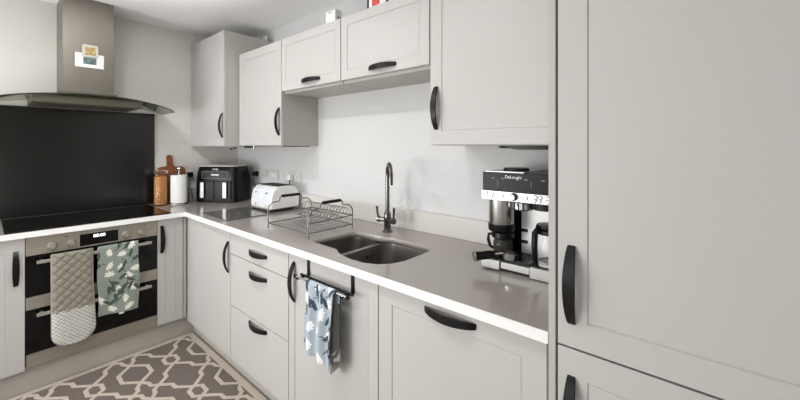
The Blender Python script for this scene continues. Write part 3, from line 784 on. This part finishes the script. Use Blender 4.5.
MB(M['chrome']).tube([e0-d*.01, e0+d*.02], .006, 10).lathe([(.001, 0), (.027, .0), (.029, .004), (.029, .024), (.026, .024), (.026, .004), (.001, .003)], (e0.x+.03, e0.y+.022, TOP+.0462), 24).build('basket', t2, smooth=True, at=a2)
a2 = Vector((CX0+.233, CF+.072, TOP+.0445))
t2 = thing('coffee_carafe', 'large glass coffee carafe with black handle on the right of the machine', 'carafe', a2)
MB(M['mblack']).lathe([(.001, -.0095), (.058, -.0095), (.058, -.001), (.001, -.001)], (0, 0, 0), 28).build('hot_plate', t, smooth=True).location = a2-at
MB(M['glass']).lathe([(.001, 0), (.05, 0), (.056, .01), (.057, .06), (.045, .118), (.043, .118), (.054, .058), (.053, .012), (.001, .004)], (0, 0, 0), 32).build('carafe_glass', t2, smooth=True)
MB(M['mblack']).lathe([(.046, .11), (.05, .112), (.05, .125), (.046, .127)], (0, 0, 0), 32).build('rim_band', t2, smooth=True)
MB(M['black']).lathe([(.001, .128), (.046, .128), (.05, .133), (.046, .142), (.001, .145)], (0, 0, 0), 32).build('lid', t2, smooth=True)
hv = Vector((-.45, -.89, 0)).normalized()
def hp(r, z): return tuple(hv*r+Vector((0, 0, z)))
MB(M['black']).tube([hp(.045, .132), hp(.06, .131), hp(.072, .12), hp(.074, .07), hp(.07, .02), hp(.064, .006)], [.008, .0095, .0105, .0105, .0095, .007], 10).build('carafe_handle', t2, smooth=True)

# ------------------------------------------------------------------ small fittings
def under_light(x0, x1, y0, y1, z, label):
    at = Vector(((x0+x1)/2, (y0+y1)/2, z)); t = thing('under_cabinet_light', label, 'light fitting', at)
    b = MB(M['black']); b.loft([[(x0, y1, z-.001), (x1, y1, z-.001), (x1, y0, z-.001), (x0, y0, z-.001)], [(x0+.01, y1-.01, z-.018), (x1-.005, y1-.01, z-.018), (x1-.02, y0+.03, z-.006), (x0+.03, y0+.03, z-.006)]])
    b.build('housing', t, at=at)
    MB(M['print']).box(x0-.008, y0-.004, z-.012, x0+.002, y1, z-.001).build('end_cap', t, at=at)
under_light(2.80, 2.985, -.2, -.06, 1.383, 'black wedge light fitting under the cabinet above the coffee machine')
o = MB(M['dark']).box(1.21, -.20, 1.377, 1.27, -.02, 1.3825).build('cabinet_trim', at=(1.24, -.1, 1.38)); o.location = (1.24, -.1, 1.38)
tag(o, 'thin dark strip under the wall cabinet left of the sink', 'trim strip')
at = Vector((.74, -.2, 1.383))
t = thing('under_cabinet_light', 'small metal light fitting under the wall cabinet above the toaster', 'light fitting', at)
MB(M['tapst']).box(.68, -.22, 1.366, .80, -.18, 1.3825).build('housing', t, at=at, bevel=.003)
MB(M['chrome']).cyl((.81, -.2, 1.3825), (.81, -.2, 1.36), .009, n=14).build('knob', t, at=at, smooth=True)
at = Vector((.47, -.2, 1.378))
t = thing('pipe_elbow', 'small metal pipe elbow below the tall corner wall cabinet', 'pipe', at)
MB(M['tapst']).tube([(.5, -.2, 1.3775), (.5, -.2, 1.37), (.49, -.2, 1.362), (.47, -.2, 1.36), (.42, -.2, 1.357)], .006, 10).build('pipe', t, at=at, smooth=True)
MB(M['chrome']).cyl((.42, -.2, 1.357), (.40, -.2, 1.357), .009, n=14).build('nut', t, at=at, smooth=True)
at = Vector((.78, -.25, 2.05)); at = Vector((.6, .0, 2.264))
t = thing('pipe_stub', 'pair of white pipe stubs on top of the tall corner wall cabinet', 'pipe', at)
for dx in (-.02, .02): MB(M['white']).cyl(at+Vector((dx, 0, 0)), at+Vector((dx, 0, .045)), .011, n=14).build('pipe', t, at=at, smooth=True)
at = Vector((1.76, -.2, 2.0955))
t = thing('detector_box', 'small white plastic box on top of the short cabinet above the rack', 'plastic box', at)
MB(M['white']).box(1.715, -.225, 2.0955, 1.805, -.175, 2.175).build('casing', t, at=at, bevel=.005, seg=3)
for dx in (.03, .05): MB(M['print']).box(1.715+dx, -.2256, 2.158, 1.715+dx+.009, -.2245, 2.165).build('vent_mark', t, at=at)
b = MB(M['print'])
b.cyl((1.8045, -.2, 2.13), (1.8056, -.2, 2.13), .008, n=12); b.build('side_button', t, at=at)
at = Vector((2.14, -.2, 2.0955))
t = thing('food_carton', 'red and white carton on top of the short cabinet above the sink', 'carton', at)
MB(M['white']).box(2.055, -.21, 2.0955, 2.24, -.15, 2.26).build('carton', t, at=at, bevel=.001)
MB(M['red']).box(2.09, -.2115, 2.118, 2.145, -.21, 2.24).build('red_label', t, at=at)
for q0, q1 in ((2.054, 2.067), (2.19, 2.21)): MB(M['dark']).box(q0, -.2112, 2.112, q1, -.2098, 2.25).build('dark_print', t, at=at)

# ------------------------------------------------------------------ light
w = bpy.data.worlds.new('World'); scn.world = w; w.use_nodes = True
bg = w.node_tree.nodes['Background']; bg.inputs['Color'].default_value = (.975, .985, 1, 1); bg.inputs['Strength'].default_value = 1.15
def area(name, loc, rot, sx, sy, power, col=(1, 1, 1)):
    l = bpy.data.lights.new(name, 'AREA'); l.shape = 'RECTANGLE'; l.size = sx; l.size_y = sy; l.energy = power; l.color = col
    o = bpy.data.objects.new(name, l); COL.objects.link(o); o.location = loc; o.rotation_euler = rot; return o
area('window_light', (.95, -4.6, 1.15), (PI/2, 0, 0), 1.3, 1.6, 36, (.98, .99, 1))

l = bpy.data.lights.new('room_fill', 'POINT'); l.energy = 19; l.shadow_soft_size = .25; l.color = (1, 1, 1)  # added point fill that lifts the whole room, no real fitting
o = bpy.data.objects.new('room_fill', l); COL.objects.link(o); o.location = (1.85, -1.95, .98)
l = bpy.data.lights.new('side_fill', 'POINT'); l.energy = 20; l.shadow_soft_size = .09; l.color = (1, 1, 1)  # added point light that throws the tap shadow to the right
o = bpy.data.objects.new('side_fill', l); COL.objects.link(o); o.location = (.62, -2.65, 1.0)
l = bpy.data.lights.new('ceiling_up_fill', 'SPOT'); l.energy = 88; l.spot_size = math.radians(92); l.spot_blend = 1.0; l.shadow_soft_size = .12; l.color = (.97, .985, 1)  # added upward spot that brightens the ceiling
o = bpy.data.objects.new('ceiling_up_fill', l); COL.objects.link(o); o.location = (1.27, -1.24, 1.42); o.rotation_euler = (PI, 0, 0)
for px, py in ((1.25, -1.35), (2.3, -1.35)):
    l = bpy.data.lights.new('ceiling_down_fill', 'AREA'); l.shape = 'DISK'; l.size = .12; l.energy = 7  # added disc fill to brighten the floor and hob run
    o = bpy.data.objects.new('ceiling_down_fill', l); COL.objects.link(o); o.location = (px, py, CEIL-.01)

# ------------------------------------------------------------------ camera
cam = bpy.data.cameras.new('camera'); co = bpy.data.objects.new('camera', cam); COL.objects.link(co)
cam.sensor_width = 36; cam.lens = 351.5*36/800; cam.clip_start = .02
cam.shift_y = (200-146.36)/800*-1
co.location = (3.4048, -1.528, 1.3792); co.rotation_euler = (PI/2, 0, math.radians(40.382))
scn.camera = co
vs = scn.view_settings; vs.view_transform = 'Standard'; vs.look = 'None'; vs.gamma = 1; vs.use_curve_mapping = False; vs.exposure = 0.04
